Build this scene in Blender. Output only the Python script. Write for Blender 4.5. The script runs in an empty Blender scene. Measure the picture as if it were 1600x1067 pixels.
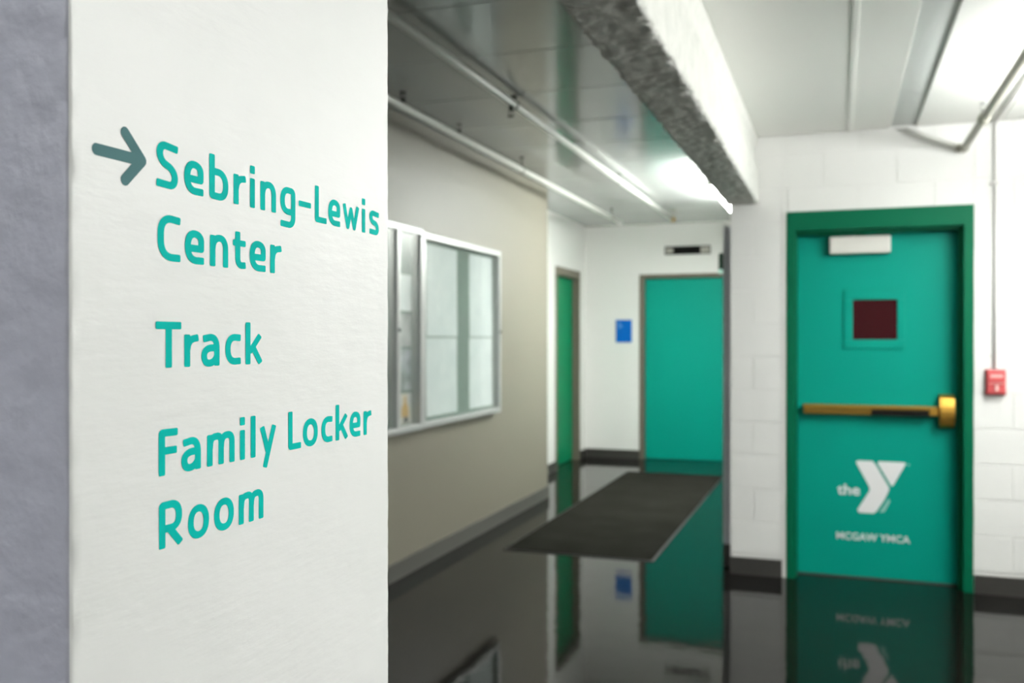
import bpy, bmesh, math, random
import numpy as np
from mathutils import Vector, noise, Matrix

random.seed(7)
scene = bpy.context.scene
COL = scene.collection

# ------------------------------------------------------------------ camera
cam_d = bpy.data.cameras.new('camera')
cam = bpy.data.objects.new('camera', cam_d)
COL.objects.link(cam)
cam_d.sensor_width = 36.0
cam_d.lens = 36.0 * 1450.0 / 1600.0
cam.location = (0, 0, 1.45)
cam.rotation_euler = (math.radians(90 - 0.178), 0, math.atan(510.0 / 1450.0))
cam_d.clip_start = 0.02
cam_d.dof.use_dof = True
cam_d.dof.focus_distance = 0.80
cam_d.dof.aperture_fstop = 7.0
scene.camera = cam

# ------------------------------------------------------------------ world, exposure
world = bpy.data.worlds.new('world')
scene.world = world
world.use_nodes = True
world.node_tree.nodes['Background'].inputs[0].default_value = (0.9, 0.95, 1, 1)
world.node_tree.nodes['Background'].inputs[1].default_value = 0.02
scene.view_settings.view_transform = 'Standard'
scene.view_settings.look = 'None'
scene.view_settings.gamma = 1.0
scene.view_settings.use_curve_mapping = False
scene.view_settings.exposure = 1.0
scene.cycles.max_bounces = 7
scene.cycles.diffuse_bounces = 4
scene.cycles.glossy_bounces = 4
scene.cycles.transparent_max_bounces = 8
scene.cycles.sample_clamp_indirect = 6.0
LAMP_NEAR = 20.0      # fluorescent fixtures of the right-hand hall
LAMP_FAR = 34.0       # fixture of the far corridor

# ------------------------------------------------------------------ materials
def srgb(r, g, b):
    f = lambda c: (c / 255 / 12.92) if c / 255 <= 0.04045 else ((c / 255 + 0.055) / 1.055) ** 2.4
    return (f(r), f(g), f(b), 1.0)

def mat(name, col, rough=0.5, bumps=(), var=None, metal=0.0, spec=0.5, emit=None):
    """bumps: (scale, height in metres, stretch); var: (scale, second colour, amount)"""
    m = bpy.data.materials.new(name); m.use_nodes = True
    nt = m.node_tree; N = nt.nodes; L = nt.links
    b = N['Principled BSDF']
    b.inputs['Base Color'].default_value = col if len(col) == 4 else (*col, 1)
    b.inputs['Roughness'].default_value = rough
    b.inputs['Metallic'].default_value = metal
    b.inputs['Specular IOR Level'].default_value = spec
    if emit:
        b.inputs['Emission Color'].default_value = (*emit[0], 1)
        b.inputs['Emission Strength'].default_value = emit[1]
    geo = None
    if bumps or var:
        geo = N.new('ShaderNodeNewGeometry')
    prev = None
    for sc_, h, st in bumps:
        mp = N.new('ShaderNodeMapping'); mp.inputs['Scale'].default_value = st
        L.new(geo.outputs['Position'], mp.inputs[0])
        n = N.new('ShaderNodeTexNoise'); n.inputs['Scale'].default_value = sc_
        n.inputs['Detail'].default_value = 4
        L.new(mp.outputs[0], n.inputs['Vector'])
        bp = N.new('ShaderNodeBump'); bp.inputs['Strength'].default_value = 1.0
        bp.inputs['Distance'].default_value = h
        L.new(n.outputs['Fac'], bp.inputs['Height'])
        if prev: L.new(prev.outputs[0], bp.inputs['Normal'])
        prev = bp
    if prev: L.new(prev.outputs[0], b.inputs['Normal'])
    if var:
        n = N.new('ShaderNodeTexNoise'); n.inputs['Scale'].default_value = var[0]
        n.inputs['Detail'].default_value = 5
        L.new(geo.outputs['Position'], n.inputs['Vector'])
        cr = N.new('ShaderNodeValToRGB')
        cr.color_ramp.elements[0].position = 0.35; cr.color_ramp.elements[1].position = 0.7
        cr.color_ramp.elements[0].color = (0, 0, 0, 1); cr.color_ramp.elements[1].color = (var[2],) * 3 + (1,)
        L.new(n.outputs['Fac'], cr.inputs[0])
        mx = N.new('ShaderNodeMix'); mx.data_type = 'RGBA'
        mx.inputs[6].default_value = col if len(col) == 4 else (*col, 1)
        mx.inputs[7].default_value = var[1] if len(var[1]) == 4 else (*var[1], 1)
        L.new(cr.outputs[0], mx.inputs[0]); L.new(mx.outputs[2], b.inputs['Base Color'])
    return m

I3 = (1, 1, 1)
M = {}
M['pillar_white'] = mat('pillar_white', (0.80, 0.80, 0.79), 0.42,
    bumps=((7, 0.0014, (1, 1, 1.3)), (26, 0.0005, (1, 0.45, 2.6)), (75, 0.0003, (1, 0.6, 1.6)), (260, 0.00003, (1, 1, 1))), var=(5, (0.70, 0.71, 0.69), 0.5))
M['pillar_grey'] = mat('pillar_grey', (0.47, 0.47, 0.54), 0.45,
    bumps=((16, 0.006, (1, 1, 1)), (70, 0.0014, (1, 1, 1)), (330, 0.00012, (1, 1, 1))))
M['grey_door'] = mat('grey_door', (0.66, 0.67, 0.72), 0.5)
M['white_paint'] = mat('white_paint', (0.82, 0.82, 0.79), 0.5, bumps=((30, 0.0006, I3), (160, 0.0002, I3)))
M['block_paint'] = mat('block_paint', (0.80, 0.80, 0.775), 0.45, bumps=((60, 0.0009, I3), (240, 0.0004, I3)))
M['beam_paint'] = mat('beam_paint', (0.72, 0.72, 0.68), 0.8, bumps=((40, 0.0045, I3), (120, 0.0012, I3)), var=(16, (0.60, 0.61, 0.57), 0.8))
M['tan_wall'] = mat('tan_wall', srgb(114, 110, 98), 0.5, bumps=((180, 0.0003, I3),))
M['ceiling_panel'] = mat('ceiling_panel', (0.50, 0.52, 0.505), 0.14, bumps=((2.2, 0.0012, I3),), spec=0.7)
M['ceiling_white'] = mat('ceiling_white', (0.86, 0.86, 0.82), 0.45, bumps=((120, 0.0002, I3),))
M['channel_grey'] = mat('channel_grey', (0.55, 0.57, 0.55), 0.5)
M['joint_dark'] = mat('joint_dark', (0.10, 0.10, 0.10), 0.7)
M['floor'] = mat('floor', (0.006, 0.0055, 0.0045), 0.055, bumps=((5, 0.0007, I3), (22, 0.00010, I3)), spec=0.145)
M['mat_pile'] = mat('mat_pile', (0.016, 0.0162, 0.0130), 1.0, bumps=((420, 0.002, I3),), var=(3, (0.024, 0.0238, 0.0205), 0.8), spec=0.0)
M['mat_rubber'] = mat('mat_rubber', (0.008, 0.008, 0.007), 0.6)
M['base_grey'] = mat('base_grey', (0.075, 0.073, 0.064), 0.45)
M['base_dark'] = mat('base_dark', (0.040, 0.038, 0.034), 0.4)
M['teal_door'] = mat('teal_door', (0.0, 0.28, 0.208), 0.45, bumps=((130, 0.0003, I3),), spec=0.12)
M['green_door'] = mat('green_door', (0.0, 0.19, 0.08), 0.5, bumps=((130, 0.0003, I3),), spec=0.08)
M['green_frame'] = mat('green_frame', (0.0, 0.118, 0.055), 0.45, bumps=((130, 0.0003, I3),), spec=0.12)
M['metal_frame'] = mat('metal_frame', srgb(104, 99, 86), 0.5, spec=0.3)
M['letter_teal'] = mat('letter_teal', (0.0, 0.45, 0.395), 0.65, spec=0.05)
M['arrow_slate'] = mat('arrow_slate', (0.085, 0.185, 0.195), 0.65, spec=0.06)
M['decal_white'] = mat('decal_white', (0.80, 0.80, 0.80), 0.4)
M['decal_pale'] = mat('decal_pale', (0.25, 0.52, 0.46), 0.4)
M['closer'] = mat('closer', (0.68, 0.67, 0.62), 0.4)
M['maroon_glass'] = mat('maroon_glass', (0.040, 0.006, 0.008), 0.2, spec=0.15)
M['brass'] = mat('brass', (0.60, 0.34, 0.06), 0.32, metal=0.85)
M['brass_dark'] = mat('brass_dark', (0.20, 0.115, 0.012), 0.45, metal=0.5)
M['black'] = mat('black', (0.004, 0.004, 0.003), 0.6, spec=0.15)
M['red'] = mat('red', srgb(192, 74, 76), 0.4)
M['red_dark'] = mat('red_dark', srgb(150, 30, 30), 0.45)
M['pale_pink'] = mat('pale_pink', srgb(235, 190, 185), 0.45)
M['conduit'] = mat('conduit', (0.66, 0.65, 0.63), 0.45)
M['pipe_white'] = mat('pipe_white', (0.74, 0.74, 0.70), 0.35)
M['pipe_beige'] = mat('pipe_tan', (0.36, 0.35, 0.29), 0.45)  # one even beige for the pipe run, elbow and tee
M['iron'] = mat('iron', (0.05, 0.055, 0.045), 0.55)
M['alu'] = mat('alu', (0.46, 0.47, 0.46), 0.38, metal=0.45)
M['case_back'] = mat('case_back', (0.17, 0.23, 0.20), 0.8)
M['paper'] = mat('paper', (0.80, 0.82, 0.83), 0.6, var=(9, (0.66, 0.70, 0.72), 0.7))
M['paper_print'] = mat('paper_print', (0.55, 0.55, 0.56), 0.5, var=(7, (0.16, 0.16, 0.17), 0.95))
M['paper_figure'] = mat('paper_figure', (0.55, 0.57, 0.64), 0.5, var=(11, (0.10, 0.13, 0.10), 0.9))
M['paper_cream'] = mat('paper_cream', (0.72, 0.66, 0.58), 0.5, var=(12, (0.62, 0.60, 0.68), 0.8))
M['orange_print'] = mat('orange_print', (0.62, 0.36, 0.10), 0.5)
M['dark_print'] = mat('dark_print', (0.06, 0.06, 0.07), 0.5)
M['blue_sign'] = mat('blue_sign', (0.0, 0.115, 0.46), 0.5, spec=0.1)
M['blue_pale'] = mat('blue_pale', (0.10, 0.28, 0.62), 0.4)
M['vent_grey'] = mat('vent_grey', (0.45, 0.43, 0.38), 0.5)
M['sign_green'] = mat('sign_green', (0.010, 0.10, 0.045), 0.4)
M['knob_glow'] = mat('knob_glow', (0.55, 0.82, 0.70), 0.3, emit=((0.55, 0.9, 0.74), 0.28))  # mint closer knob with a faint glow added to its colour
M['diffuser_near'] = mat('diffuser_near', (0.9, 0.9, 0.9), 0.5, emit=((0.985, 1.0, 0.985), LAMP_NEAR))
M['diffuser_back'] = mat('diffuser_back', (0.9, 0.9, 0.9), 0.5, emit=((0.93, 0.96, 1.0), 20.0))
M['diffuser_far'] = mat('diffuser_far', (0.9, 0.9, 0.9), 0.5, emit=((0.97, 1.0, 0.965), LAMP_FAR))

def glass_mat():
    m = bpy.data.materials.new('case_glass'); m.use_nodes = True
    nt = m.node_tree; N = nt.nodes; L = nt.links
    N.remove(N['Principled BSDF'])
    lw = N.new('ShaderNodeLayerWeight'); lw.inputs['Blend'].default_value = 0.5
    pw = N.new('ShaderNodeMath'); pw.operation = 'POWER'; pw.inputs[1].default_value = 5.0
    fr = N.new('ShaderNodeMath'); fr.operation = 'MULTIPLY_ADD'; fr.inputs[1].default_value = 0.94; fr.inputs[2].default_value = 0.05
    L.new(lw.outputs['Facing'], pw.inputs[0]); L.new(pw.outputs[0], fr.inputs[0])
    tr = N.new('ShaderNodeBsdfTransparent'); tr.inputs[0].default_value = (0.95, 0.97, 0.96, 1)
    gl = N.new('ShaderNodeBsdfGlossy'); gl.inputs['Roughness'].default_value = 0.02
    mx = N.new('ShaderNodeMixShader')
    L.new(fr.outputs[0], mx.inputs[0]); L.new(tr.outputs[0], mx.inputs[1]); L.new(gl.outputs[0], mx.inputs[2])
    L.new(mx.outputs[0], N['Material Output'].inputs[0])
    return m
M['glass'] = glass_mat()

# ------------------------------------------------------------------ object helpers
ORG = {}     # world origin of every object built

def _link(o, parent, origin):
    COL.objects.link(o)
    ORG[o.name] = Vector(origin)
    if parent is not None:
        o.parent = parent
        o.location = Vector(origin) - ORG[parent.name]
    else:
        o.location = origin
    return o

def tag(o, label=None, cat=None, group=None, kind=None):
    if label: o['label'] = label
    if cat: o['category'] = cat
    if group: o['group'] = group
    if kind: o['kind'] = kind
    return o

def empty(name, loc, parent=None):
    o = bpy.data.objects.new(name, None)
    o.empty_display_size = 0.1
    return _link(o, parent, loc)

def mesh_obj(name, verts, faces, m, parent=None, smooth=False, origin=None, mat_ids=None):
    v = np.asarray(verts, float)
    if origin is None:
        c = (v.min(0) + v.max(0)) / 2
        origin = (c[0], c[1], v[:, 2].min()) if parent is None else tuple(c)
    me = bpy.data.meshes.new(name)
    me.from_pydata([tuple(p) for p in (v - np.asarray(origin))], [], faces)
    for mm in (m if isinstance(m, (list, tuple)) else [m]):
        me.materials.append(mm)
    if mat_ids is not None:
        me.polygons.foreach_set('material_index', mat_ids)
    if smooth:
        me.polygons.foreach_set('use_smooth', [True] * len(me.polygons))
    me.update()
    return _link(bpy.data.objects.new(name, me), parent, origin)

class MB:
    def __init__(s): s.v = []; s.f = []
    def add(s, v, f):
        k = len(s.v); s.v += [tuple(p) for p in v]; s.f += [tuple(i + k for i in q) for q in f]; return s
    def box(s, x0, x1, y0, y1, z0, z1):
        return s.add([(x0, y0, z0), (x1, y0, z0), (x1, y1, z0), (x0, y1, z0), (x0, y0, z1), (x1, y0, z1), (x1, y1, z1), (x0, y1, z1)],
                     [(0, 3, 2, 1), (4, 5, 6, 7), (0, 1, 5, 4), (1, 2, 6, 5), (2, 3, 7, 6), (3, 0, 4, 7)])
    def bbox(s, x0, x1, y0, y1, z0, z1, bev=0.004, seg=2):
        bm = bmesh.new()
        bmesh.ops.create_cube(bm, size=1)
        for q in bm.verts:
            q.co = ((x0 + x1) / 2 + q.co.x * (x1 - x0), (y0 + y1) / 2 + q.co.y * (y1 - y0), (z0 + z1) / 2 + q.co.z * (z1 - z0))
        bmesh.ops.bevel(bm, geom=bm.edges[:], offset=bev, segments=seg, profile=0.5, affect='EDGES')
        bm.verts.index_update()
        s.add([q.co[:] for q in bm.verts], [[q.index for q in f.verts] for f in bm.faces]); bm.free()
        return s
    def tube(s, pts, r, n=12, cap=True):
        pts = [Vector(p) for p in pts]; rings = []
        rr = r if isinstance(r, (list, tuple)) else [r] * len(pts)
        for i, p in enumerate(pts):
            d = (pts[min(i + 1, len(pts) - 1)] - pts[max(i - 1, 0)]).normalized()
            a = d.cross(Vector((0, 0, 1)))
            if a.length < 1e-3: a = d.cross(Vector((1, 0, 0)))
            a.normalize(); b = d.cross(a)
            rings.append([p + (a * math.cos(2 * math.pi * k / n) + b * math.sin(2 * math.pi * k / n)) * rr[i] for k in range(n)])
        v = [q for R in rings for q in R]; f = []
        for i in range(len(pts) - 1):
            for k in range(n):
                f.append((i * n + k, i * n + (k + 1) % n, (i + 1) * n + (k + 1) % n, (i + 1) * n + k))
        if cap:
            f.append(tuple(range(n))[::-1]); f.append(tuple((len(pts) - 1) * n + k for k in range(n)))
        return s.add(v, f)
    def prism_xz(s, poly, y0, y1):
        n = len(poly)
        v = [(x, y0, z) for x, z in poly] + [(x, y1, z) for x, z in poly]
        f = [tuple(range(n)), tuple(range(n, 2 * n))[::-1]] + [(i, (i + 1) % n, n + (i + 1) % n, n + i)[::-1] for i in range(n)]
        return s.add(v, f)
    def build(s, name, m, parent=None, smooth=False, origin=None):
        return mesh_obj(name, s.v, s.f, m, parent, smooth, origin)

def box(name, x0, x1, y0, y1, z0, z1, m, parent=None, bev=0.0):
    b = MB()
    (b.bbox(x0, x1, y0, y1, z0, z1, bev) if bev else b.box(x0, x1, y0, y1, z0, z1))
    return b.build(name, m, parent)

def struct(o, label, cat):
    return tag(o, label, cat, kind='structure')

# ------------------------------------------------------------------ room shell
CEIL_L, CEIL_R = 2.82, 2.68     # panelled corridor ceiling, white hall ceiling
Y_END, Y_FAR = 5.86, 11.05      # block wall with the near door, wall at the corridor's end
X_TAN, X_DEEP = -2.51, -2.93    # tan wall, white wall set back behind it
X_R = 2.5                       # right side of the hall (outside the frame)

struct(box('floor', -3.3, X_R + .2, -3.2, Y_FAR + .3, -0.12, 0, M['floor']), 'black polished floor mirroring the doors and walls', 'floor')

# tan wall: a thick projecting wall
struct(box('wall_left', X_DEEP - .3, X_TAN, -3.0, 8.12, 0, CEIL_L + .1, M['tan_wall']), 'tan painted corridor wall carrying the glass notice cases', 'wall')
struct(box('baseboard_left', X_TAN, X_TAN + .014, -3.0, 8.12, 0, .105, M['base_grey']), 'grey rubber baseboard along the tan wall', 'baseboard')

# white wall set back, with the green door
D1a, D1b, D1h = 9.76, 10.76, 2.25
w = MB()
w.box(X_DEEP - .3, X_DEEP, 8.12, D1a, 0, CEIL_L + .1).box(X_DEEP - .3, X_DEEP, D1b, Y_FAR, 0, CEIL_L + .1).box(X_DEEP - .3, X_DEEP, D1a, D1b, D1h, CEIL_L + .1)
struct(w.build('wall_left_far', M['white_paint']), 'white wall around the narrow-looking green door', 'wall')
w = MB(); w.box(X_DEEP, X_DEEP + .012, 8.12, D1a, 0, .105).box(X_DEEP, X_DEEP + .012, D1b, Y_FAR, 0, .105)
struct(w.build('baseboard_left_far', M['base_dark']), 'dark baseboard beside the green door', 'baseboard')

# far end wall, with the teal door
D2a, D2b, D2h = -2.26, -1.20, 2.22
w = MB()
w.box(X_DEEP - .3, D2a, Y_FAR, Y_FAR + .3, 0, CEIL_L + .1).box(D2b, .2, Y_FAR, Y_FAR + .3, 0, CEIL_L + .1)
VX0, VX1, VZ0, VZ1 = -1.955, -1.415, 2.447, 2.548
w.box(D2a, D2b, Y_FAR, Y_FAR + .3, D2h, VZ0).box(D2a, D2b, Y_FAR, Y_FAR + .3, VZ1, CEIL_L + .1)
w.box(D2a, VX0, Y_FAR, Y_FAR + .3, VZ0, VZ1).box(VX1, D2b, Y_FAR, Y_FAR + .3, VZ0, VZ1).box(VX0, VX1, Y_FAR + .12, Y_FAR + .3, VZ0, VZ1)
struct(w.build('wall_back', M['white_paint']), 'white wall at the end of the corridor around the teal door', 'wall')
w = MB(); w.box(X_DEEP + .012, D2a, Y_FAR - .012, Y_FAR, 0, .105).box(D2b, -.63, Y_FAR - .012, Y_FAR, 0, .105)
struct(w.build('baseboard_back', M['base_dark']), 'dark baseboard under the blue sign', 'baseboard')

# right side of the far corridor
w = MB(); w.box(-.628, -.45, 6.07, Y_FAR, 0, CEIL_L + .1)
struct(w.build('wall_right_far', M['white_paint']), 'white right-hand wall of the far corridor', 'wall')

# unseen closing walls of the hall
struct(box('wall_right', X_R, X_R + .2, -3.0, Y_END + .3, 0, CEIL_R + .3, M['white_paint']), 'white side wall of the hall', 'wall')
struct(box('wall_front', X_DEEP, X_R, -3.2, -3.0, 0, CEIL_L + .1, M['white_paint']), 'white wall behind the viewer', 'wall')

# block wall with the near door
DX0, DX1, DH = -.297, .727, 2.215
WL, WT = -.63, 2.27             # left end of the wall, underside of the beam
w = MB()
yb = Y_END + .005
w.box(WL, DX0, yb, 6.07, 0, WT).box(WL, DX0, yb, 6.07, WT, CEIL_R + .1).box(DX0, DX1, yb, 6.3, DH, CEIL_R + .1).box(DX1, X_R, yb, 6.3, 0, CEIL_R + .1)
w.box(DX0, DX1, 6.12, 6.3, 0, DH)
wall_end = struct(w.build('wall_end', M['block_paint']), 'white painted concrete block wall around the teal door with brass push bar', 'wall')

# painted concrete blocks, running bond
mesh_cache = {}
regs = [(WL, DX0 - .026, .105, WT), (WL, DX0 - .026, WT, CEIL_R), (DX0 - .026, DX1, DH, CEIL_R), (DX1, X_R, .105, CEIL_R)]
def block(x0, x1, z0, z1):
    k = (round(x1 - x0, 4), round(z1 - z0, 4))
    if k not in mesh_cache:
        b = MB().bbox(-k[0] / 2, k[0] / 2, -.006, .006, -k[1] / 2, k[1] / 2, .0022, 2)
        me = bpy.data.meshes.new('block'); me.from_pydata(b.v, [], b.f); me.materials.append(M['block_paint'])
        mesh_cache[k] = me
    o = bpy.data.objects.new('block', mesh_cache[k])
    _link(o, wall_end, ((x0 + x1) / 2, Y_END + .006, (z0 + z1) / 2))
J = .0035
for i in range(-1, 14):
    z0, z1 = .125 + .203 * i, .125 + .203 * (i + 1)
    xo = -.492 if i % 2 else -.292
    for j in range(-2, 6):
        bx0, bx1 = xo + .406 * j, xo + .406 * (j + 1)
        for (rx0, rx1, rz0, rz1) in regs:
            a, b_, c, d = max(bx0 + J, rx0), min(bx1 - J, rx1), max(z0 + J, rz0), min(z1 - J, rz1)
            if b_ - a > .02 and d - c > .02: block(a, b_, c, d)
# smooth rounded edge strip between the blocks and the door frame
t = MB().bbox(DX0 - .024, DX0 - .001, Y_END - .004, yb - .0005, .0, DH + .01, .0018)
struct(t.build('trim_1', M['white_paint']), 'narrow smooth white strip beside the dark green frame', 'trim')
w = MB(); w.box(WL - .0, DX0 - .025, Y_END - .014, Y_END, 0, .105)
struct(w.build('baseboard_end', M['base_dark']), 'dark baseboard left of the door with brass push bar', 'baseboard')
w = MB(); w.box(DX1 + .004, X_R, Y_END - .014, Y_END, 0, .105)
struct(w.build('baseboard_end_right', M['base_dark']), 'dark baseboard below the red fire alarm', 'baseboard')

# ------------------------------------------------------------------ ceilings
c = MB(); c.box(X_DEEP - .3, -.45, -3.2, Y_FAR + .3, CEIL_L + .02, CEIL_L + .14)
ceil_l = struct(c.build('ceiling', M['joint_dark']), 'glossy grey metal-panel ceiling of the corridor on the left', 'ceiling')
ys = [-3.0, -2.26, -1.52, -.78, -.04, .70, 1.44, 2.18, 2.86, 3.53, 4.20, 4.92, 5.65, 6.32, 7.0, 7.7, 8.4, 9.1, 9.8, 10.45, Y_FAR]
for a, b_ in zip(ys[:-1], ys[1:]):
    for x0, x1 in ((X_DEEP, -1.79), (-1.79, -.66)):
        box('ceiling_panel', x0 + .003, x1 - .003, a + .004, b_ - .004, CEIL_L, CEIL_L + .02, M['ceiling_panel'], ceil_l, bev=.002)
CH0, CH1, CHD = .285, .425, .017     # recessed grey channel
c = MB(); c.box(-.45, CH0 - .004, -3.0, Y_END, CEIL_R + .014, CEIL_R + .15).box(CH1 + .004, X_R, -3.0, Y_END, CEIL_R + .014, CEIL_R + .15)
c.box(CH0 - .004, CH1 + .004, -3.0, Y_END, CEIL_R + CHD, CEIL_R + .15)
ceil_r = struct(c.build('ceiling_right', M['ceiling_white']), 'smooth white ceiling of the hall with a recessed grey channel', 'ceiling')
for x0, x1 in ((-.47, .058), (.066, CH0), (CH1, .86), (.866, 1.6), (1.606, X_R)):
    box('ceiling_panel', x0, x1, -3.0, Y_END - .001, CEIL_R, CEIL_R + .014, M['ceiling_white'], ceil_r, bev=.002)
box('joint_cover', .050, .074, -3.0, Y_END - .001, CEIL_R - .006, CEIL_R, M['ceiling_white'], ceil_r, bev=.002)
c = MB(); c.box(CH0, CH1, -3.0, Y_END - .001, CEIL_R + CHD - .006, CEIL_R + CHD - .0005)
c.box(CH0 - .0035, CH0, -3.0, Y_END - .001, CEIL_R + .015, CEIL_R + CHD - .0005).box(CH1, CH1 + .0035, -3.0, Y_END - .001, CEIL_R + .015, CEIL_R + CHD - .0005)
c.build('channel', M['channel_grey'], ceil_r)

# ------------------------------------------------------------------ rough concrete beam
def rough_sweep(name, prof, ys_, amp, m, label):
    """prof: (x, z, normal x, normal z, roughness factor) points swept along y with lumpy relief"""
    n = len(prof); v = []; f = []
    for y in ys_:
        for (x, z, nx, nz, k) in prof:
            p = Vector((x, y, z))
            d = noise.fractal(p * 34, 0.7, 2.1, 4) * amp * k + noise.noise(p * 9.0) * amp * k * .35
            v.append((x + nx * d, y, z + nz * d))
    for i in range(len(ys_) - 1):
        for k in range(n):
            f.append((i * n + k, (i + 1) * n + k, (i + 1) * n + (k + 1) % n, i * n + (k + 1) % n))
    f.append(tuple(range(n))); f.append(tuple((len(ys_) - 1) * n + k for k in range(n))[::-1])
    return struct(mesh_obj(name, v, f, m, None, True), label, 'beam')

BX0, BX1, BZ = -.65, -.462, 2.275
prof = []
for k in range(15): prof.append((BX0 + .006 + (BX1 - BX0 - .018) * k / 14, BZ, 0, -1, 1.0))
for a in (20, 45, 70): prof.append((BX1 - .012 + .012 * math.sin(math.radians(a)), BZ + .012 - .012 * math.cos(math.radians(a)), math.sin(math.radians(a)), -math.cos(math.radians(a)), 1.6))
for k in range(9): prof.append((BX1, BZ + .012 + .205 * k / 8, 1, 0, .55 if k else 1.3))
prof += [(BX1 - .004, BZ + .226, .7, .7, .4), (BX1 - .022, BZ + .232, 0, 1, .2), (BX1 - .022, CEIL_R - .06, 1, 0, .3), (BX1 - .006, CEIL_R - .03, .7, 0, .2), (BX1 - .006, CEIL_R - .004, 0, 0, 0),
         (-.4725, CEIL_R - .002, 0, 0, 0), (-.4725, CEIL_L + .015, 0, 0, 0), (BX0, CEIL_L + .015, 0, 0, 0)]
for k in range(8): prof.append((BX0, CEIL_L - (CEIL_L - BZ - .006) * k / 7, -1, 0, .8 if k else 0))
ysb = [.885 + .012 * k for k in range(int((Y_END - .885 - .01) / .012))] + [Y_END - .008]
rough_sweep('ceiling_beam', prof, ysb, .0075, M['beam_paint'], 'rough plastered concrete beam running from the pillar to the block wall')

# ------------------------------------------------------------------ foreground pillar
PX, PY0, PY1, PW = -.45, .4515, .886, .44
def pillar():
    # loop of points around the pillar, finely sampled where it is seen
    pts = []   # x, y, nx, ny, amp, face
    r = .004
    def line(x0, y0, x1, y1, n, nx, ny, amp):
        for k in range(n): pts.append((x0 + (x1 - x0) * k / n, y0 + (y1 - y0) * k / n, nx, ny, amp))
    def arc(cx, cy, a0, a1, n, amp):
        for k in range(n):
            a = math.radians(a0 + (a1 - a0) * k / n); pts.append((cx + r * math.cos(a), cy + r * math.sin(a), math.cos(a), math.sin(a), amp))
    line(PX, PY0 + r, PX, PY1 - r, 60, 1, 0, .00012)
    arc(PX - r, PY1 - r, 0, 90, 5, .0004)
    line(PX - r, PY1, PX - PW + r, PY1, 4, 0, 1, .0005)
    arc(PX - PW + r, PY1 - r, 90, 180, 3, .0003)
    line(PX - PW, PY1 - r, PX - PW, PY0 + r, 4, -1, 0, .0005)
    arc(PX - PW + r, PY0 + r, 180, 270, 3, .0003)
    line(PX - PW + r, PY0, PX - r, PY0, 90, 0, -1, .0011)
    arc(PX - r, PY0 + r, 270, 360, 6, .0009)
    zs = [0, .3, .6, .9] + [1.1 + .005 * k for k in range(165)] + [2.0, 2.4, CEIL_L - .004]
    n = len(pts); v = []; f = []; ids = []
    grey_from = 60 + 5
    for z in zs:
        for (x, y, nx, ny, amp) in pts:
            p = Vector((x, y, z))
            d = amp * (noise.noise(p * 45) * 1.3 + noise.noise(p * 120) * .7)
            v.append((x + nx * d, y + ny * d, z))
    for i in range(len(zs) - 1):
        for k in range(n):
            f.append((i * n + k, i * n + (k + 1) % n, (i + 1) * n + (k + 1) % n, (i + 1) * n + k))
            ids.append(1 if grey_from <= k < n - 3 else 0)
    f.append(tuple(range(n))[::-1]); ids.append(0)
    f.append(tuple((len(zs) - 1) * n + k for k in range(n))); ids.append(0)
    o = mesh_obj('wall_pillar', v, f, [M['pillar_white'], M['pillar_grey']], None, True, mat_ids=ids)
    return struct(o, 'white painted foreground pillar with a lilac-grey side, lettered in teal', 'pillar')
pillar()

# ------------------------------------------------------------------ lettering drawn stroke by stroke
STX = 1.22          # upright strokes are a little wider than level ones
HW = 2.72           # half a stroke, mm
HX = HW * STX

def rp(pts):
    """polyline with rounded corners; points (x, z) or (x, z, radius)"""
    out = []
    P = [(p[0], p[1], p[2] if len(p) > 2 else 0) for p in pts]
    for i, (x, z, r) in enumerate(P):
        if r == 0 or i in (0, len(P) - 1): out.append((x, z)); continue
        a = np.array(P[i - 1][:2]); b_ = np.array((x, z)); c_ = np.array(P[i + 1][:2])
        da, dc = np.linalg.norm(a - b_), np.linalg.norm(c_ - b_)
        ra, rc = min(r, da * .5 if 0 < i - 1 else da), min(r, dc * .5 if i + 1 < len(P) - 1 else dc)
        p0, p2 = b_ + (a - b_) / da * ra, b_ + (c_ - b_) / dc * rc
        for k in range(11):
            t_ = k / 10; w_ = .86      # near-circular conic
            den = (1 - t_) ** 2 + 2 * w_ * t_ * (1 - t_) + t_ ** 2
            out.append(tuple(((1 - t_) ** 2 * p0 + 2 * w_ * t_ * (1 - t_) * b_ + t_ ** 2 * p2) / den))
    return out

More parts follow.
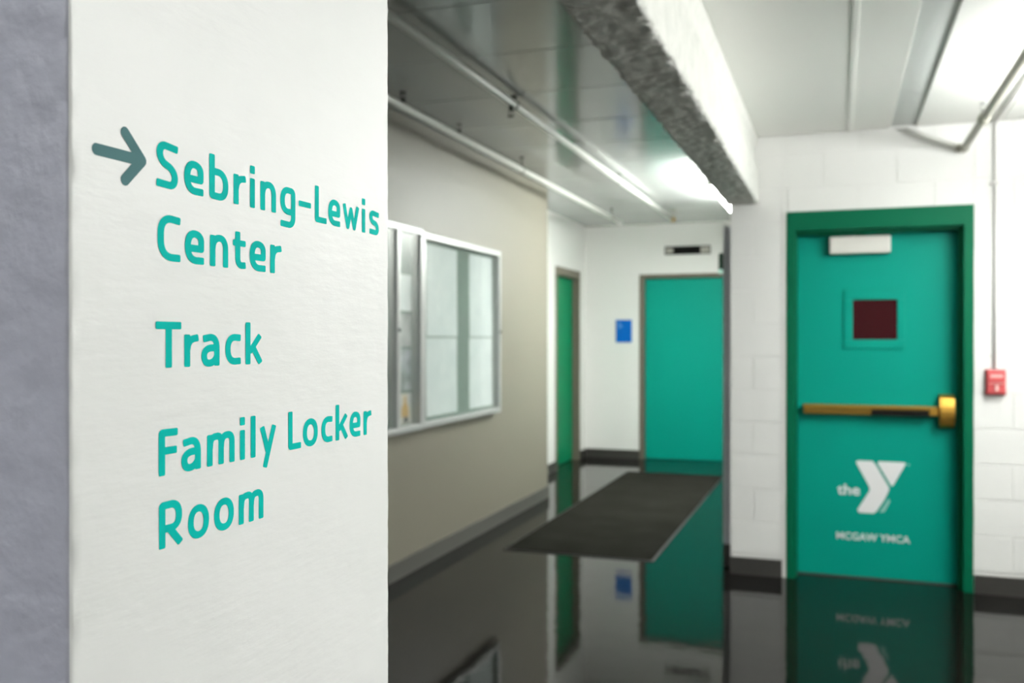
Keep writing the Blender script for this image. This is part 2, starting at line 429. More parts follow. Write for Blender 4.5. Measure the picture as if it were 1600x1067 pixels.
def glyph_strokes(ch, W, hx):
    l, r, b = hx, W - hx, HW
    t, x = 33.0 - HW, 24.7 - HW
    S = []
    A = lambda *p, hw=HW: S.append((rp(p), hw))
    if ch == 'S': A((W, t - 1.1), (l + .2, t + .6, 6.5), (l, 19.0, 7.5), (r, 14.0, 7.5), (r, b - .2, 6), (-.2, b + .6))
    elif ch == 's': A((W, x - 1.0), (l + .2, x + .5, 5.5), (l, 13.8, 5.5), (r, 11.0, 5.5), (r, b - .2, 5), (0, b + .5))
    elif ch == 'e': A((l, 11.5), (r - .1, 11.5, .1), (r, x + .3, 9), (l, x + .3, 9.5), (l, b - .1, 9.5), (W - .2, b + .1))
    elif ch == 'b': A((l, 34.3), (l, b + .2, 1.2), (r, b - .3, 8.5), (r, x - .6, 9.5), (l, x - .6))
    elif ch == 'r':
        A((l, 0), (l, 23.9)); A((l + .2, 12), (l + 1.4, 20.0, 6), (W, 21.6))
    elif ch == 'i':
        A((l, 0), (l, 23.9)); A((l, 27.6), (l, 34.2))
    elif ch == 'l': A((l, 0), (l, 34.1))
    elif ch == 'n':
        A((l, 0), (l, 23.9)); A((l + .1, 13), (l + 1.0, x - .2, 7), (r, x + .4, 8.5), (r, 0))
    elif ch == 'm':
        mid = W / 2; A((l - .2, 0), (l - .2, 23.9))
        A((l, 12), (l + 1.0, x - .3, 5), (mid, x + .6, 5.5), (mid, 0)); A((mid, 12), (mid + 1.2, x - .3, 5), (r + .2, x + .6, 6), (r + .2, 0))
    elif ch == 'g': A((r, b + .8), (l, b + .6, 9), (l, x + .2, 9), (r, x - .2, 3.2), (r, -7.9, 7.5), (.2, -7.3))
    elif ch == '-': A((0, 13.4), (W, 13.4), hw=2.5)
    elif ch == 'L': A((l, 33.4), (l, b, .6), (W, b))
    elif ch == 'w': A((3.0, 24.0), (10.2, 2.4), (16.5, 19.6), (22.8, 2.4), (W - 3.0, 24.0), hw=2.45)
    elif ch == 'C': A((W, t - .9), (l, t + .6, 11.5), (l, b - .2, 12), (W, b + .0))
    elif ch == 't':
        A((6.4, 29.8), (6.4, b, 6), (W, b + .8)); A((0, 20.7), (W, 20.7), hw=2.45)
    elif ch == 'T':
        A((0, t - .1), (W, t - .1)); A((13.6, 30), (13.6, 0))
    elif ch == 'a':
        A((2.0, 20.6), (r, x + .9, 9), (r, 0)); A((r, 13.9), (l, 13.6, 9), (l, b - .7, 7), (r - 3.5, b - .3, 5), (r, 7.8))
    elif ch == 'c': A((W, x - .6), (l, x + .3, 9.5), (l, b - .2, 9.5), (W, b + .5))
    elif ch == 'k':
        A((l, 0), (l, 34.0)); A((l + 2.0, 9.8), (W - 3.6, 23.6), hw=2.5); A((9.2, 15.2), (W - 3.0, .8), hw=2.6)
    elif ch == 'F':
        A((W, t - .2), (l, t, 1.0), (l, 0)); A((l, 17.4), (W - .9, 17.4))
    elif ch == 'y':
        A((W - 2.9, 24.2), (6.9, -10.1), hw=2.55); A((3.0, 24.0), (11.6, 2.6), hw=2.6)
    elif ch == 'o':
        h = 12.2; P_ = [(l, h), (l, x + .3, 10.5), (r, x + .3, 10.5), (r, b - .3, 10.5), (l, b - .3, 10.5), (l, h)]
        S.append((rp(P_), HW))
    elif ch == 'R':
        A((l, 0), (l, t, 1.0), (W - 1.6 - hx, t + .1, 8.5), (W - 1.6 - hx, 13.6, 8), (l, 13.6)); A((10.2, 14.2), (W - 3.0, .9), hw=2.75)
    return S

def stroke_sdf(X, Z, strokes):
    D = np.full(X.shape, 1e9); rad = 1.15
    for pts, hw in strokes:
        P = [np.array((p[0] / STX, p[1])) for p in pts]
        closed = np.linalg.norm(P[0] - P[-1]) < 1e-6
        for i in range(len(P) - 1):
            a, b_ = P[i], P[i + 1]; d = b_ - a; n = np.linalg.norm(d)
            if n < 1e-6: continue
            d = d / n; u = (X - a[0]) * d[0] + (Z - a[1]) * d[1]; v = -(X - a[0]) * d[1] + (Z - a[1]) * d[0]
            rr = min(rad, n / 2 * .98)
            qx = np.abs(u - n / 2) - n / 2 + rr; qy = np.abs(v) - hw + rr
            D = np.minimum(D, np.hypot(np.maximum(qx, 0), np.maximum(qy, 0)) + np.minimum(np.maximum(qx, qy), 0) - rr)
            if i > 0 or closed: D = np.minimum(D, np.hypot(X - a[0], Z - a[1]) - hw)
    return D

def fill_sdf(D, xs, zs):
    """flat faces covering D < 0: merged runs inside, clipped cells along the edge"""
    v = []; f = []; idx = {}
    def vid(p):
        k = (round(p[0], 4), round(p[1], 4))
        if k not in idx: idx[k] = len(v); v.append(k)
        return idx[k]
    ins = D < 0; nx, nz = len(xs), len(zs)
    for j in range(nz - 1):
        i = 0
        while i < nx - 1:
            c_ = (ins[j, i], ins[j, i + 1], ins[j + 1, i + 1], ins[j + 1, i])
            if all(c_):
                f.append([vid((xs[i], zs[j])), vid((xs[i + 1], zs[j])), vid((xs[i + 1], zs[j + 1])), vid((xs[i], zs[j + 1]))])
            elif any(c_):
                cs = [(xs[i], zs[j], D[j, i]), (xs[i + 1], zs[j], D[j, i + 1]), (xs[i + 1], zs[j + 1], D[j + 1, i + 1]), (xs[i], zs[j + 1], D[j + 1, i])]
                poly = []
                for k in range(4):
                    p, q = cs[k], cs[(k + 1) % 4]
                    if p[2] < 0: poly.append((p[0], p[1]))
                    if (p[2] < 0) != (q[2] < 0):
                        s_ = p[2] / (p[2] - q[2]); poly.append((p[0] + (q[0] - p[0]) * s_, p[1] + (q[1] - p[1]) * s_))
                ids = []
                for p in poly:
                    k = vid(p)
                    if k not in ids: ids.append(k)
                if len(ids) >= 3: f.append(ids)
            i += 1
    return v, f

def decal(D, xs, zs, m, name):
    """decal mesh on a plane facing +x: local y along the wall, z up, with a vinyl's thickness"""
    v, f = fill_sdf(D, xs, zs)
    T = .10
    n = len(v)
    edges = {}
    for q in f:
        for a, b_ in zip(q, q[1:] + q[:1]): edges[(a, b_)] = edges.get((a, b_), 0) + 1
    rim = [(a, b_) for (a, b_) in edges if (b_, a) not in edges]
    V = [(T, p[0], p[1]) for p in v] + [(0, p[0], p[1]) for p in v]
    F = [tuple(q) for q in f] + [(b_, a, a + n, b_ + n) for a, b_ in rim]
    me = bpy.data.meshes.new(name)
    me.from_pydata([(a * .001, b_ * .001, c_ * .001) for a, b_, c_ in V], [], F)
    me.materials.append(m); me.update()
    return me

glyph_cache = {}
def glyph(ch, W):
    if ch not in glyph_cache:
        hx = W / 2 if ch in 'il' else HX
        xs = np.arange(-1.0, W + 1.01, .36); zs = np.arange(-12.5 if ch in 'gy' else -1.2, 35.8, .36)
        X, Z = np.meshgrid(xs / STX, zs)
        st = glyph_strokes(ch, W, hx)
        glyph_cache[ch] = (decal(stroke_sdf(X, Z, st), xs, zs, M['letter_teal'], 'letter'), W)
    return glyph_cache[ch]

L1 = [('S', 529.9, 22.3), ('e', 559.1, 21.8), ('b', 587.6, 23.2), ('r', 617.5, 16.0), ('i', 638.9, 7.2), ('n', 653.5, 22.5), ('g', 682.6, 23.1), ('-', 711.2, 20.1), ('L', 738.1, 20.4), ('e', 761.5, 22.0), ('w', 787.8, 33.1), ('i', 826.0, 7.6), ('s', 842.0, 20.6)]
L2 = [('C', 530.8, 24.0), ('e', 559.6, 21.9), ('n', 588.3, 22.3), ('t', 616.5, 16.8), ('e', 638.7, 22.3), ('r', 667.4, 16.6)]
L3 = [('T', 528.7, 27.0), ('r', 558.9, 15.9), ('a', 578.1, 21.7), ('c', 606.9, 19.7), ('k', 633.0, 23.6)]
L4 = [('F', 531.7, 20.0), ('a', 555.5, 21.9), ('m', 584.8, 33.6), ('i', 625.2, 7.2), ('l', 639.7, 7.0), ('y', 652.5, 23.4), ('L', 694.5, 20.1), ('o', 717.7, 25.0), ('c', 749.1, 19.7), ('k', 774.6, 24.2), ('e', 801.4, 21.7), ('r', 829.5, 16.5)]
L5 = [('R', 531.9, 26.0), ('o', 562.7, 24.2), ('o', 593.0, 24.5), ('m', 624.1, 33.1)]
DX_DECAL = PX + .00018
def lettering(lines, label):
    zb = 1.45 + lines[-1][1] * .001
    root = tag(empty('wall_lettering', (DX_DECAL, lines[0][0][0][1] * .001, zb)), label, 'lettering', 'teal vinyl lettering on the pillar')
    for ln, z in lines:
        for ch, y, W in ln:
            me, W0 = glyph(ch, W)
            o = bpy.data.objects.new('hyphen' if ch == '-' else 'letter', me)
            _link(o, root, (DX_DECAL, y * .001, 1.45 + z * .001)); o.scale = (1, W / W0, 1)
lettering([(L1, 106.4), (L2, 55.2)], 'two-line teal lettering beside the arrow, highest on the white pillar')
lettering([(L3, -20.8)], 'single short teal word in the middle of the white pillar')
lettering([(L4, -97.0), (L5, -148.5)], 'two-line teal lettering lowest on the white pillar')

# arrow
xs = np.arange(466, 528, .35); zs = np.arange(98, 146, .35)
X, Z = np.meshgrid(xs, zs)
def cap(X, Z, a, b_, hw):
    a = np.array(a); b_ = np.array(b_); d = b_ - a
    h = np.clip(((X - a[0]) * d[0] + (Z - a[1]) * d[1]) / (d @ d), 0, 1)
    return np.hypot(X - a[0] - d[0] * h, Z - a[1] - d[1] * h) - hw
AH = 3.9
D = np.minimum(cap(X, Z, (474.2, 121.8), (513, 121.8), AH), np.minimum(cap(X, Z, (499.6, 137.6), (515.7, 121.8), AH + .1), cap(X, Z, (499.6, 106.2), (515.7, 121.8), AH + .1)))
me = decal(D, xs - 496, zs - 121.8, M['arrow_slate'], 'direction_arrow')
o = bpy.data.objects.new('direction_arrow', me)
_link(o, None, (DX_DECAL, .496, 1.45 + .1218))
tag(o, 'slate grey rounded arrow pointing right, at the top left of the white pillar', 'arrow')

# ------------------------------------------------------------------ near door (teal, brass push bar)
def text_mesh(body, size, name, m, parent, loc, width=None, height=None, offset=0.0):
    cu = bpy.data.curves.new(name, 'FONT'); cu.body = body; cu.size = size; cu.offset = offset
    cu.extrude = .0003; cu.resolution_u = 3
    tmp = bpy.data.objects.new(name + '_tmp', cu); COL.objects.link(tmp)
    dg = bpy.context.evaluated_depsgraph_get()
    me = bpy.data.meshes.new_from_object(tmp.evaluated_get(dg)); bpy.data.objects.remove(tmp)
    v = np.array([q.co[:] for q in me.vertices]); lo, hi = v.min(0), v.max(0)
    sx = width / (hi[0] - lo[0]) if width else 1; sz = height / (hi[1] - lo[1]) if height else sx
    for q in me.vertices:
        x, y, z = q.co; q.co = ((x - lo[0]) * sx, -z, (y - lo[1]) * sz)
    me.materials.clear(); me.materials.append(m)
    return _link(bpy.data.objects.new(name, me), parent, loc)

SY = 6.0         # face of the door leaf
d3 = struct(empty('door_3', (.215, SY, 0)), 'teal door with brass push bar, small dark window and white emblem', 'door')
FY = Y_END - .010
FW = .052
box('door_jamb', DX0, DX0 + FW, FY, 6.115, 0, DH - .115, M['green_frame'], d3, bev=.002)
box('door_jamb', DX1 - FW, DX1, FY, 6.115, 0, DH - .115, M['green_frame'], d3, bev=.002)
box('door_head', DX0, DX1, FY, 6.115, DH - .115, DH, M['green_frame'], d3, bev=.002)
st = .016
box('door_stop', DX0 + FW, DX0 + FW + st * .5, FY + .055, SY - .004, 0, DH - .115, M['green_frame'], d3)
box('door_stop', DX1 - FW - st, DX1 - FW, FY + .055, SY - .004, 0, DH - .115, M['green_frame'], d3)
box('door_stop', DX0 + FW + .008, DX1 - FW - st, FY + .055, SY - .004, DH - .115 - st, DH - .115, M['green_frame'], d3)
leaf = box('door_leaf', DX0 + FW + .004, DX1 - FW - .004, SY, SY + .045, .008, DH - .119, M['teal_door'], d3, bev=.002)
box('threshold', DX0 + FW, DX1 - FW, SY - .02, SY + .10, .0005, .0065, M['iron'], d3)
# vision window
wf = MB(); a0, a1, c0, c1 = .03, .375, 1.388, 1.746; i0, i1, e0, e1 = .082, .331, 1.444, 1.684
for q in ((a0, a1, c0, e0), (a0, a1, e1, c1), (a0, i0, e0, e1), (i1, a1, e0, e1)):
    wf.bbox(q[0], q[1], SY - .010, SY, q[2], q[3], .004, 2)
vf = wf.build('window_frame', M['teal_door'], d3)
tag(box('window_pane', i0, i1, SY - .003, SY - .0005, e0, e1, M['maroon_glass'], vf), 'dark maroon glass')
# closer
cl = box('door_closer', -.052, .292, SY - .060, SY - .0005, 1.962, 2.066, M['closer'], d3, bev=.008)
tag(cl, 'off-white closer box')
arm = MB(); arm.bbox(.10, .16, SY - .055, SY - .02, 2.066, 2.074, .002)
arm.bbox(-.118, .150, SY - .060, SY - .040, 2.074, 2.084, .003).bbox(.115, .335, SY - .085, SY - .062, 2.074, 2.084, .003).bbox(-.128, -.085, SY - .075, SY - .016, 2.0845, 2.098, .003)
arm.build('closer_arm', M['green_frame'], cl)
# push bar
pb = MB(); pb.bbox(-.202, .505, SY - .062, SY - .0005, .992, 1.050, .006, 2)
bar = tag(pb.build('push_bar', M['brass_dark'], d3), 'brass push bar')
box('touch_pad', .186, .500, SY - .068, SY - .0625, .992, 1.028, M['black'], bar, bev=.0015)
box('top_rail', -.202, .558, SY - .066, SY - .0625, 1.036, 1.050, M['brass'], bar, bev=.0015)
box('bar_end', .506, .558, SY - .058, SY - .0005, .996, 1.048, M['brass'], bar, bev=.005)
lc = MB()
pr = []
n = 10
hw_, zc0, zc1 = .040, .926, 1.122
for k in range(n + 1):
    a = math.radians(180 - 180 * k / n)
    pr.append((SY - .0005 - .085 * math.sin(a) ** .55, zc0 + (zc1 - zc0) * (1 - math.cos(math.radians(180 * k / n))) / 2))
V_ = [(.559, y, z) for y, z in pr] + [(.638, y, z) for y, z in pr]; nn = len(pr)
F_ = [tuple(range(nn)), tuple(range(nn, 2 * nn))[::-1]] + [(i, (i + 1) % nn, nn + (i + 1) % nn, nn + i)[::-1] for i in range(nn)]
lc.add(V_, F_); lc.build('latch_case', M['brass'], bar)
# emblem and name
LY = SY - .0008
em = MB(); em.prism_xz([(0.101, 0.700), (0.112, 0.711), (0.195, 0.711), (0.213, 0.690), (0.287, 0.558), (0.287, 0.540), (0.261, 0.480), (0.218, 0.410), (0.201, 0.396), (0.120, 0.396), (0.109, 0.413), (0.178, 0.531), (0.178, 0.553)], LY, SY - .0001)
em.build('emblem_chevron', M['decal_white'], leaf)
em = MB(); em.prism_xz([(0.227, 0.707), (0.232, 0.711), (0.374, 0.710), (0.380, 0.703), (0.312, 0.572), (0.305, 0.567), (0.298, 0.570), (0.224, 0.697)], LY, SY - .0001)
em.build('emblem_triangle', M['decal_white'], leaf)
em = MB(); em.prism_xz([(0.234, 0.404), (0.286, 0.491), (0.294, 0.472), (0.262, 0.408)], LY, SY - .0001)
em.build('emblem_stripe', M['decal_pale'], leaf)
em = MB(); em.prism_xz([(.396 + .006 * math.cos(a * math.pi / 4), .697 + .006 * math.sin(a * math.pi / 4)) for a in range(8)], LY, SY - .0001)
em.build('emblem_dot', M['decal_pale'], leaf)
text_mesh('the', .1, 'lettering', M['decal_white'], leaf, (-.006, LY, .500), .130, .066, .002)
text_mesh('MCGAW YMCA', .1, 'lettering', M['decal_white'], leaf, (-.010, LY, .228), .414, .044, .0015)

# ------------------------------------------------------------------ far doors
d2 = struct(empty('door_2', ((D2a + D2b) / 2, Y_FAR, 0)), 'plain teal door in the far wall under the dark vent', 'door')
f2 = .058
box('door_jamb', D2a, D2a + f2, Y_FAR - .012, Y_FAR + .14, 0, D2h - f2 * .8, M['metal_frame'], d2, bev=.002)
box('door_jamb', D2b - f2, D2b, Y_FAR - .012, Y_FAR + .14, 0, D2h - f2 * .8, M['metal_frame'], d2, bev=.002)
box('door_head', D2a, D2b, Y_FAR - .012, Y_FAR + .14, D2h - f2 * .8, D2h, M['metal_frame'], d2, bev=.002)
box('door_leaf', D2a + f2 + .002, D2b - f2 - .002, Y_FAR + .055, Y_FAR + .10, .008, D2h - f2 * .8 - .003, M['teal_door'], d2, bev=.002)
box('backing', D2a + f2, D2b - f2, Y_FAR + .102, Y_FAR + .14, 0, D2h - f2 * .8 - .003, M['iron'], d2)

d1 = struct(empty('door_1', (X_DEEP, (D1a + D1b) / 2, 0)), 'green door seen edge-on beside the tan wall', 'door')
f1 = .055
box('door_jamb', X_DEEP - .14, X_DEEP + .012, D1a, D1a + f1, 0, D1h - .09, M['metal_frame'], d1, bev=.002)
box('door_jamb', X_DEEP - .14, X_DEEP + .012, D1b - f1, D1b, 0, D1h - .09, M['metal_frame'], d1, bev=.002)
box('door_head', X_DEEP - .14, X_DEEP + .012, D1a, D1b, D1h - .09, D1h, M['metal_frame'], d1, bev=.002)
box('door_leaf', X_DEEP - .115, X_DEEP - .07, D1a + f1 + .002, D1b - f1 - .002, .008, D1h - .093, M['green_door'], d1, bev=.002)
box('backing', X_DEEP - .14, X_DEEP - .117, D1a + f1, D1b - f1, 0, D1h - .093, M['iron'], d1)

# ------------------------------------------------------------------ vent, blue sign, exit sign
v = tag(empty('wall_vent', ((VX0 + VX1) / 2, Y_FAR, VZ0)), 'narrow dark slot vent high on the far wall above the teal door', 'vent')
box('vent_back', VX0 + .002, VX1 - .002, Y_FAR + .09, Y_FAR + .118, VZ0 + .002, VZ1 - .002, M['black'], v)
fr = MB(); g = .012
for q in ((VX0 + .001, VX1 - .001, VZ0 + .001, VZ0 + g), (VX0 + .001, VX1 - .001, VZ1 - g, VZ1 - .001), (VX0 + .001, VX0 + g, VZ0 + g, VZ1 - g), (VX1 - g, VX1 - .001, VZ0 + g, VZ1 - g)):
    fr.box(q[0], q[1], Y_FAR - .006, Y_FAR + .02, q[2], q[3])
fr.build('vent_frame', M['black'], v)
box('louver', VX0 + .016, VX0 + .098, Y_FAR + .002, Y_FAR + .02, VZ0 + .022, VZ1 - .022, M['vent_grey'], v)
box('louver', VX1 - .118, VX1 - .016, Y_FAR + .002, Y_FAR + .02, VZ0 + .014, VZ1 - .014, M['vent_grey'], v)

s = tag(empty('door_sign', (-2.445, Y_FAR, 1.402)), 'small bright blue sign on the far wall left of the teal door', 'sign')
box('sign_plate', -2.548, -2.352, Y_FAR - .010, Y_FAR - .0005, 1.404, 1.678, M['blue_sign'], s, bev=.003)
pic = MB()
def disc(cx, cz, r_): pic.prism_xz([(cx + r_ * math.cos(a * math.pi / 6), cz + r_ * math.sin(a * math.pi / 6)) for a in range(12)], Y_FAR - .0112, Y_FAR - .0101)
disc(-2.505, 1.642, .013); pic.box(-2.517, -2.493, Y_FAR - .0112, Y_FAR - .0101, 1.578, 1.626); disc(-2.478, 1.600, .012)
pic.build('pictogram', M['blue_pale'], s)

# grey door standing open along the corridor, seen by its edge
d4 = struct(empty('door_4', (-.66, 6.5, 0)), 'grey door standing open, seen by its edge beside the white block wall', 'door')
lf = box('door_leaf', -.688, -.640, 5.985, 6.94, .15, 2.16, M['grey_door'], d4, bev=.002)
tag(box('kick_plate', -.690, -.639, 5.983, 6.942, .006, .149, M['base_dark'], d4, bev=.002), 'black kick plate')
cz = tag(box('door_closer', -.735, -.6885, 6.13, 6.42, 1.888, 2.005, M['sign_green'], lf, bev=.004), 'dark green closer')
bm = bmesh.new(); bmesh.ops.create_uvsphere(bm, u_segments=16, v_segments=10, radius=.017); bm.verts.index_update()
LV = [(q.co.x - .718, q.co.y + 6.105, q.co.z * .9 + 1.883) for q in bm.verts]; LF = [[q.index for q in f.verts] for f in bm.faces]; bm.free()
tag(mesh_obj('closer_knob', LV, LF, M['knob_glow'], lf, True), 'pale mint knob with a faint glow')
for z in (.30, 1.10, 1.92):
    MB().tube([(-.634, 6.078, z), (-.634, 6.078, z + .10)], .0055, 10).build('hinge', M['metal_frame'], lf, True)

# ------------------------------------------------------------------ fire alarm and conduit
fa = tag(empty('fire_alarm', (.837, Y_END, 1.136)), 'red fire alarm pull station right of the teal door', 'alarm')
body = box('alarm_body', .790, .884, Y_END - .048, Y_END - .0005, 1.138, 1.270, M['red'], fa, bev=.007)
box('alarm_backplate', .784, .890, Y_END - .0125, Y_END - .0001, 1.130, 1.276, M['red_dark'], fa, bev=.003)
box('print_band', .806, .870, Y_END - .0493, Y_END - .0482, 1.232, 1.247, M['pale_pink'], body)
box('print_band', .800, .874, Y_END - .0493, Y_END - .0482, 1.196, 1.200, M['pale_pink'], body)
h = MB(); h.bbox(.829, .847, Y_END - .056, Y_END - .0485, 1.152, 1.194, .003).bbox(.812, .864, Y_END - .056, Y_END - .0485, 1.203, 1.216, .003)
h.build('pull_handle', M['red'], fa)
box('print_mark', .831, .845, Y_END - .0572, Y_END - .0562, 1.156, 1.190, M['pale_pink'], body)
cd = MB(); XC = .833
cd.tube([(XC, Y_END - .012, 1.279), (XC, Y_END - .012, CEIL_R - .03), (XC, Y_END - .016, CEIL_R - .018), (XC, Y_END - .03, CEIL_R - .012), (XC, Y_END - .06, CEIL_R - .012), (XC, -2.9, CEIL_R - .012)], .0075, 10)
cdo = tag(empty('electrical_conduit', (XC, Y_END - .012, 1.279)), 'thin white conduit rising from the red fire alarm to the ceiling', 'conduit')
cd.build('conduit_tube', M['conduit'], cdo, True)
for z in (2.32,): box('conduit_clip', XC - .020, XC + .020, Y_END - .0225, Y_END - .0005, z, z + .016, M['conduit'], cdo, bev=.002)

# ------------------------------------------------------------------ sprinkler pipes
def sprinkler_head(root, x, y, z, up=1, m='iron'):
    b = MB()
    b.tube([(x, y, z), (x, y, z + up * .028)], [.012, .009], 10)
    b.tube([(x - .011, y, z + up * .026), (x - .013, y, z + up * .045), (x, y, z + up * .058)], .003, 6)
    b.tube([(x + .011, y, z + up * .026), (x + .013, y, z + up * .045), (x, y, z + up * .058)], .003, 6)
    b.tube([(x, y, z + up * .058), (x, y, z + up * .061)], [.019, .019], 12)
    b.build('sprinkler_head', M[m], root, True)
def hanger(root, x, y, z, r, top, m='iron'):
    b = MB()
    b.tube([(x, y, z + r + .001), (x, y, top - .001)], .005, 8)
    b.tube([(x, y, top - .007), (x, y, top - .001)], .02, 10)
    n_ = 14
    b.tube([(x + (r + .003) * math.cos(2 * math.pi * k / n_), y, z + (r + .003) * math.sin(2 * math.pi * k / n_)) for k in range(n_ + 1)], .0028, 6, False)
    b.build('pipe_hanger', M[m], root, True)

PZ1, PX1, PR1 = 2.725, -2.26, .021
p1 = tag(empty('sprinkler_pipe', (PX1, 10.1, PZ1)), 'thin white sprinkler pipe close to the tan wall', 'pipe', 'sprinkler pipes under the panelled ceiling')
MB().tube([(PX1, -2.9, PZ1), (PX1, 9.98, PZ1)], PR1, 14).build('pipe_run', M['pipe_white'], p1, True)
MB().tube([(PX1, 9.95, PZ1), (PX1, 10.03, PZ1)], PR1 + .005, 14).build('end_cap', M['pipe_white'], p1, True)
for y in (2.7, 4.62, 5.42): sprinkler_head(p1, PX1, y, PZ1 + PR1 - .002)
for y in (3.6, 6.65, 9.6): hanger(p1, PX1, y, PZ1, PR1, CEIL_L)
PZ2, PX2, PR2 = 2.770, -1.73, .021
p2 = tag(empty('sprinkler_pipe', (PX2, 10.3, PZ2)), 'thin white sprinkler pipe nearer the rough concrete beam', 'pipe', 'sprinkler pipes under the panelled ceiling')
MB().tube([(PX2, -2.9, PZ2), (PX2, 10.25, PZ2)], PR2, 14).build('pipe_run', M['pipe_white'], p2, True)
MB().tube([(PX2, 10.2, PZ2), (PX2, 10.32, PZ2)], PR2 + .006, 14).build('end_cap', M['brass'], p2, True)
sprinkler_head(p2, PX2, 4.9, PZ2 - PR2 + .002, -1)
for y in (2.9, 4.96, 7.6): hanger(p2, PX2, y, PZ2, PR2, CEIL_L)

PZ3, PX3, PR3 = 2.525, .668, .020
p3 = tag(empty('sprinkler_pipe', (PX3, Y_END - .05, PZ3)), 'beige pipe with an elbow at the block wall, top right under the white ceiling', 'pipe')
MB().tube([(PX3, -2.9, PZ3), (PX3, Y_END - .075, PZ3)], PR3, 14).build('pipe_run', M['pipe_beige'], p3, True)
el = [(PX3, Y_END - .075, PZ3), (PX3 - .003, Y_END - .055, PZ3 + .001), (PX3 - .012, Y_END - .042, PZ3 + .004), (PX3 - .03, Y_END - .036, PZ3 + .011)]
MB().tube([(PX3, Y_END - .10, PZ3)] + el, PR3 + .005, 14).build('elbow', M['pipe_beige'], p3, True)
MB().tube([(PX3 - .03, Y_END - .036, PZ3 + .011), (.36, Y_END - .036, PZ3 + .135)], PR3 - .006, 14).build('pipe_offset', M['pipe_white'], p3, True)
sprinkler_head(p3, PX3, 5.05, PZ3 + PR3 - .002, m='alu')
b = MB().tube([(PX3, 5.0, PZ3), (PX3, 5.1, PZ3)], PR3 + .007, 14); b.build('pipe_tee', M['pipe_beige'], p3, True)
for y in (2.3,): hanger(p3, PX3, y, PZ3, PR3, CEIL_R, m='pipe_white')

# ------------------------------------------------------------------ notice cases and what hangs in them
CX = X_TAN + .0005; CD = .058       # back plane and depth
CZ0, CZ1 = .886, 2.118
def case(y0, y1, panes, label, dz=0.0, proud=0.0):
    root = tag(empty('display_case', (CX, (y0 + y1) / 2, CZ0)), label, 'display case', 'aluminium notice cases on the tan wall')
    F_ = .036; x1 = CX + CD + proud
    box('back_panel', CX, CX + .008, y0 + .004, y1 - .004, CZ0 + .004, CZ1 - .004, M['case_back'], root)
    box('frame_rail', CX, x1, y0, y1, CZ0, CZ0 + F_, M['alu'], root, bev=.004)
    box('frame_rail', CX, x1, y0, y1, CZ1 - F_ + dz, CZ1 + dz, M['alu'], root, bev=.004)
    box('frame_stile', CX, x1, y0, y0 + F_, CZ0 + F_, CZ1 - F_ + dz, M['alu'], root, bev=.004)
    box('frame_stile', CX, x1, y1 - F_, y1, CZ0 + F_, CZ1 - F_ + dz, M['alu'], root, bev=.004)
    for (a, b_) in panes:
        box('glass_pane', x1 - .018, x1 - .013, a, b_, CZ0 + F_, CZ1 - F_ + dz, M['glass'], root)
    for (a, b_), (c_, d_) in zip(panes[:-1], panes[1:]):
        box('mullion', CX + .01, x1, b_, c_, CZ0 + F_, CZ1 - F_ + dz, M['alu'], root, bev=.004)
    y_l = y1 - F_ / 2 if len(panes) == 1 else (panes[-2][1] + panes[-1][0]) / 2
    MB().tube([(x1 - .001, y_l, 1.5), (x1 + .008, y_l, 1.5)], .011, 12).build('lock', M['iron'], root, True)
    return root
RY0, RY1 = 5.300, 6.715
case(RY0, RY1, [(RY0 + .036, RY1 - .036)], 'glass notice case with four white sheets, nearer the white wall')
LYa, LYb = 3.55, 5.275
case(LYa, LYb, [(LYa + .036, 4.10), (4.125, 4.915), (4.955, LYb - .036)], 'glass notice case with picture posters, half hidden by the pillar', dz=.012, proud=.012)

def poster(y0, y1, z0, z1, m, label, name='notice_sheet', cat='paper', group=None):
    b = MB(); xb = CX + .0085
    # a sheet with a slight curl at its free lower edge
    n_ = 6; V = []; F_ = []
    for k in range(n_ + 1):
        z = z1 + (z0 - z1) * k / n_; xx = xb + .0006 + .004 * (k / n_) ** 3
        V += [(xx, y0, z), (xx, y1, z), (xx + .0006, y0, z), (xx + .0006, y1, z)]
    for k in range(n_):
        a = 4 * k; c_ = a + 4
        F_ += [(a + 2, c_ + 2, c_ + 3, a + 3), (a, a + 1, c_ + 1, c_), (a, c_, c_ + 2, a + 2), (a + 1, a + 3, c_ + 3, c_ + 1)]
    F_ += [(0, 2, 3, 1), (4 * n_, 4 * n_ + 1, 4 * n_ + 3, 4 * n_ + 2)]
    b.add(V, F_)
    o = b.build(name, m, None)
    tag(o, label, cat, group); return o
g = 'white sheets in the notice case'
poster(5.445, 5.955, 1.465, 2.06, M['paper'], 'blank-looking white sheet at the upper left of the notice case', group=g)
poster(5.445, 5.955, .945, 1.455, M['paper'], 'blank-looking white sheet at the lower left of the notice case', group=g)
poster(6.18, 6.65, 1.465, 2.06, M['paper'], 'blank-looking white sheet at the upper right of the notice case', group=g)
poster(6.18, 6.65, .945, 1.455, M['paper'], 'blank-looking white sheet at the lower right of the notice case', group=g)
poster(5.03, 5.225, 1.62, 1.84, M['paper'], 'pale sheet at the top of the half-hidden notice case', 'picture_poster', 'poster')
poster(5.03, 5.225, 1.40, 1.60, M['paper_print'], 'grey photographic print in the middle of the half-hidden notice case', 'picture_poster', 'poster')
poster(5.03, 5.225, 1.135, 1.385, M['paper_figure'], 'bluish poster of a figure in the half-hidden notice case', 'picture_poster', 'poster')
o = poster(5.03, 5.225, .93, 1.115, M['paper_cream'], 'cream poster with an orange tapering shape at the foot of the half-hidden notice case', 'picture_poster', 'poster')
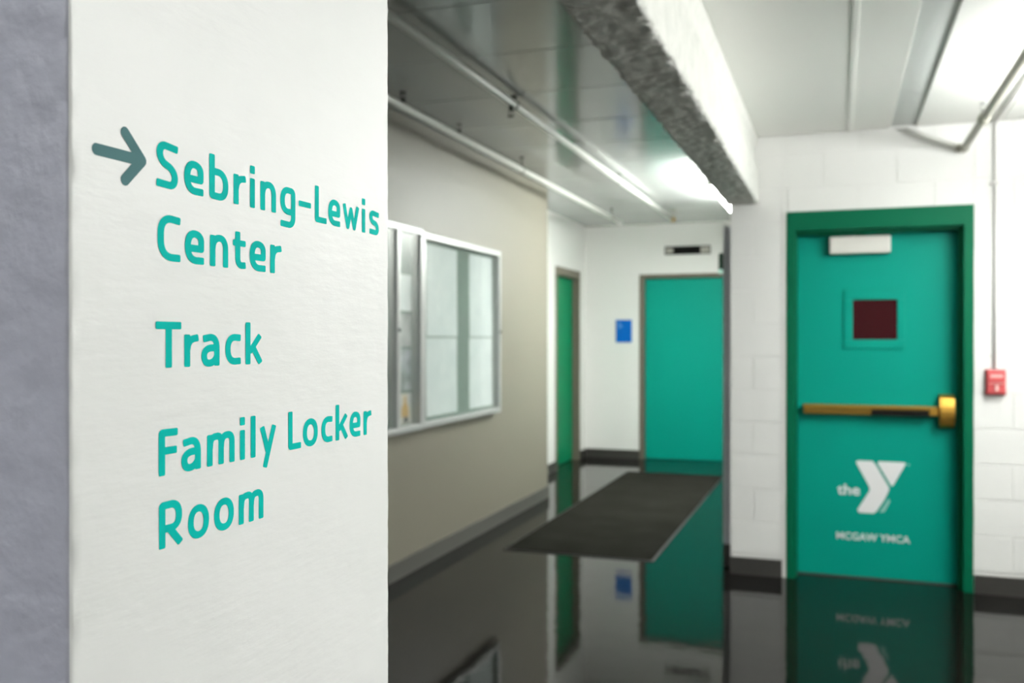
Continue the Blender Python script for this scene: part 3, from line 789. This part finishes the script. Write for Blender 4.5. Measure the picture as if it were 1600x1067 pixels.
def yz(name, poly, m, parent, x):
    n_ = len(poly)
    V = [(x, y, z) for y, z in poly] + [(x + .0008, y, z) for y, z in poly]
    F_ = [tuple(range(n_))[::-1], tuple(range(n_, 2 * n_))] + [(i, (i + 1) % n_, n_ + (i + 1) % n_, n_ + i) for i in range(n_)]
    return mesh_obj(name, V, F_, m, parent)
yz('orange_shape', [(5.075, .972), (5.175, .972), (5.168, 1.03), (5.145, 1.055), (5.135, 1.10), (5.118, 1.10), (5.110, 1.055), (5.080, 1.03)], M['orange_print'], o, CX + .0145)
yz('dark_shape', [(5.100, .938), (5.175, .938), (5.165, .971), (5.110, .971)], M['dark_print'], o, CX + .0145)
poster(4.20, 4.90, .98, 1.95, M['paper_print'], 'large grey poster behind the pillar in the half-hidden notice case', 'picture_poster', 'poster')

# ------------------------------------------------------------------ floor mat
MX0, MX1, MY0, MY1 = -2.17, -1.13, 5.98, 9.95
m_ = tag(empty('floor_mat', ((MX0 + MX1) / 2, (MY0 + MY1) / 2, 0)), 'long dark grey entrance mat lying before the far teal door', 'mat')
box('mat_border', MX0, MX1, MY0, MY1, .0004, .004, M['mat_rubber'], m_, bev=.0015)
box('mat_pile', MX0 + .018, MX1 - .018, MY0 + .018, MY1 - .018, .0042, .009, M['mat_pile'], m_, bev=.0015)

# ------------------------------------------------------------------ fluorescent fixtures
def fixture(x, y0, y1, z, top, m, label, wid=.30, hgt=.06, group=None):
    r_ = tag(empty('ceiling_light', (x, (y0 + y1) / 2, z)), label, 'light', group)
    box('diffuser', x - wid / 2, x + wid / 2, y0 + .02, y1 - .02, z, z + hgt, m, r_, bev=.012)
    box('end_cap', x - wid / 2 - .004, x + wid / 2 + .004, y0, y0 + .019, z - .003, z + hgt + .004, M['pipe_white'], r_, bev=.003)
    box('end_cap', x - wid / 2 - .004, x + wid / 2 + .004, y1 - .019, y1, z - .003, z + hgt + .004, M['pipe_white'], r_, bev=.003)
    for y in (y0 + .2, y1 - .2):
        MB().tube([(x, y, z + hgt + .001), (x, y, top - .001)], .006, 8).build('suspension_rod', M['pipe_white'], r_, True)
fixture(-.80, 7.2, 9.2, 2.62, CEIL_L, M['diffuser_far'], 'glowing ceiling light in the corridor behind the rough beam', wid=.30)
gl = 'hanging lights in the hall outside the view'
fixture(1.75, 1.4, 2.6, 2.24, CEIL_R, M['diffuser_near'], 'hanging tube light over the hall, nearer the pillar', .24, .16, gl)
fixture(1.35, 3.9, 5.1, 2.24, CEIL_R, M['diffuser_near'], 'hanging tube light over the hall, nearer the block wall', .24, .16, gl)
fixture(-1.5, -2.3, -1.1, 2.60, CEIL_L, M['diffuser_back'], 'corridor light behind the viewer', .30, .06, gl)
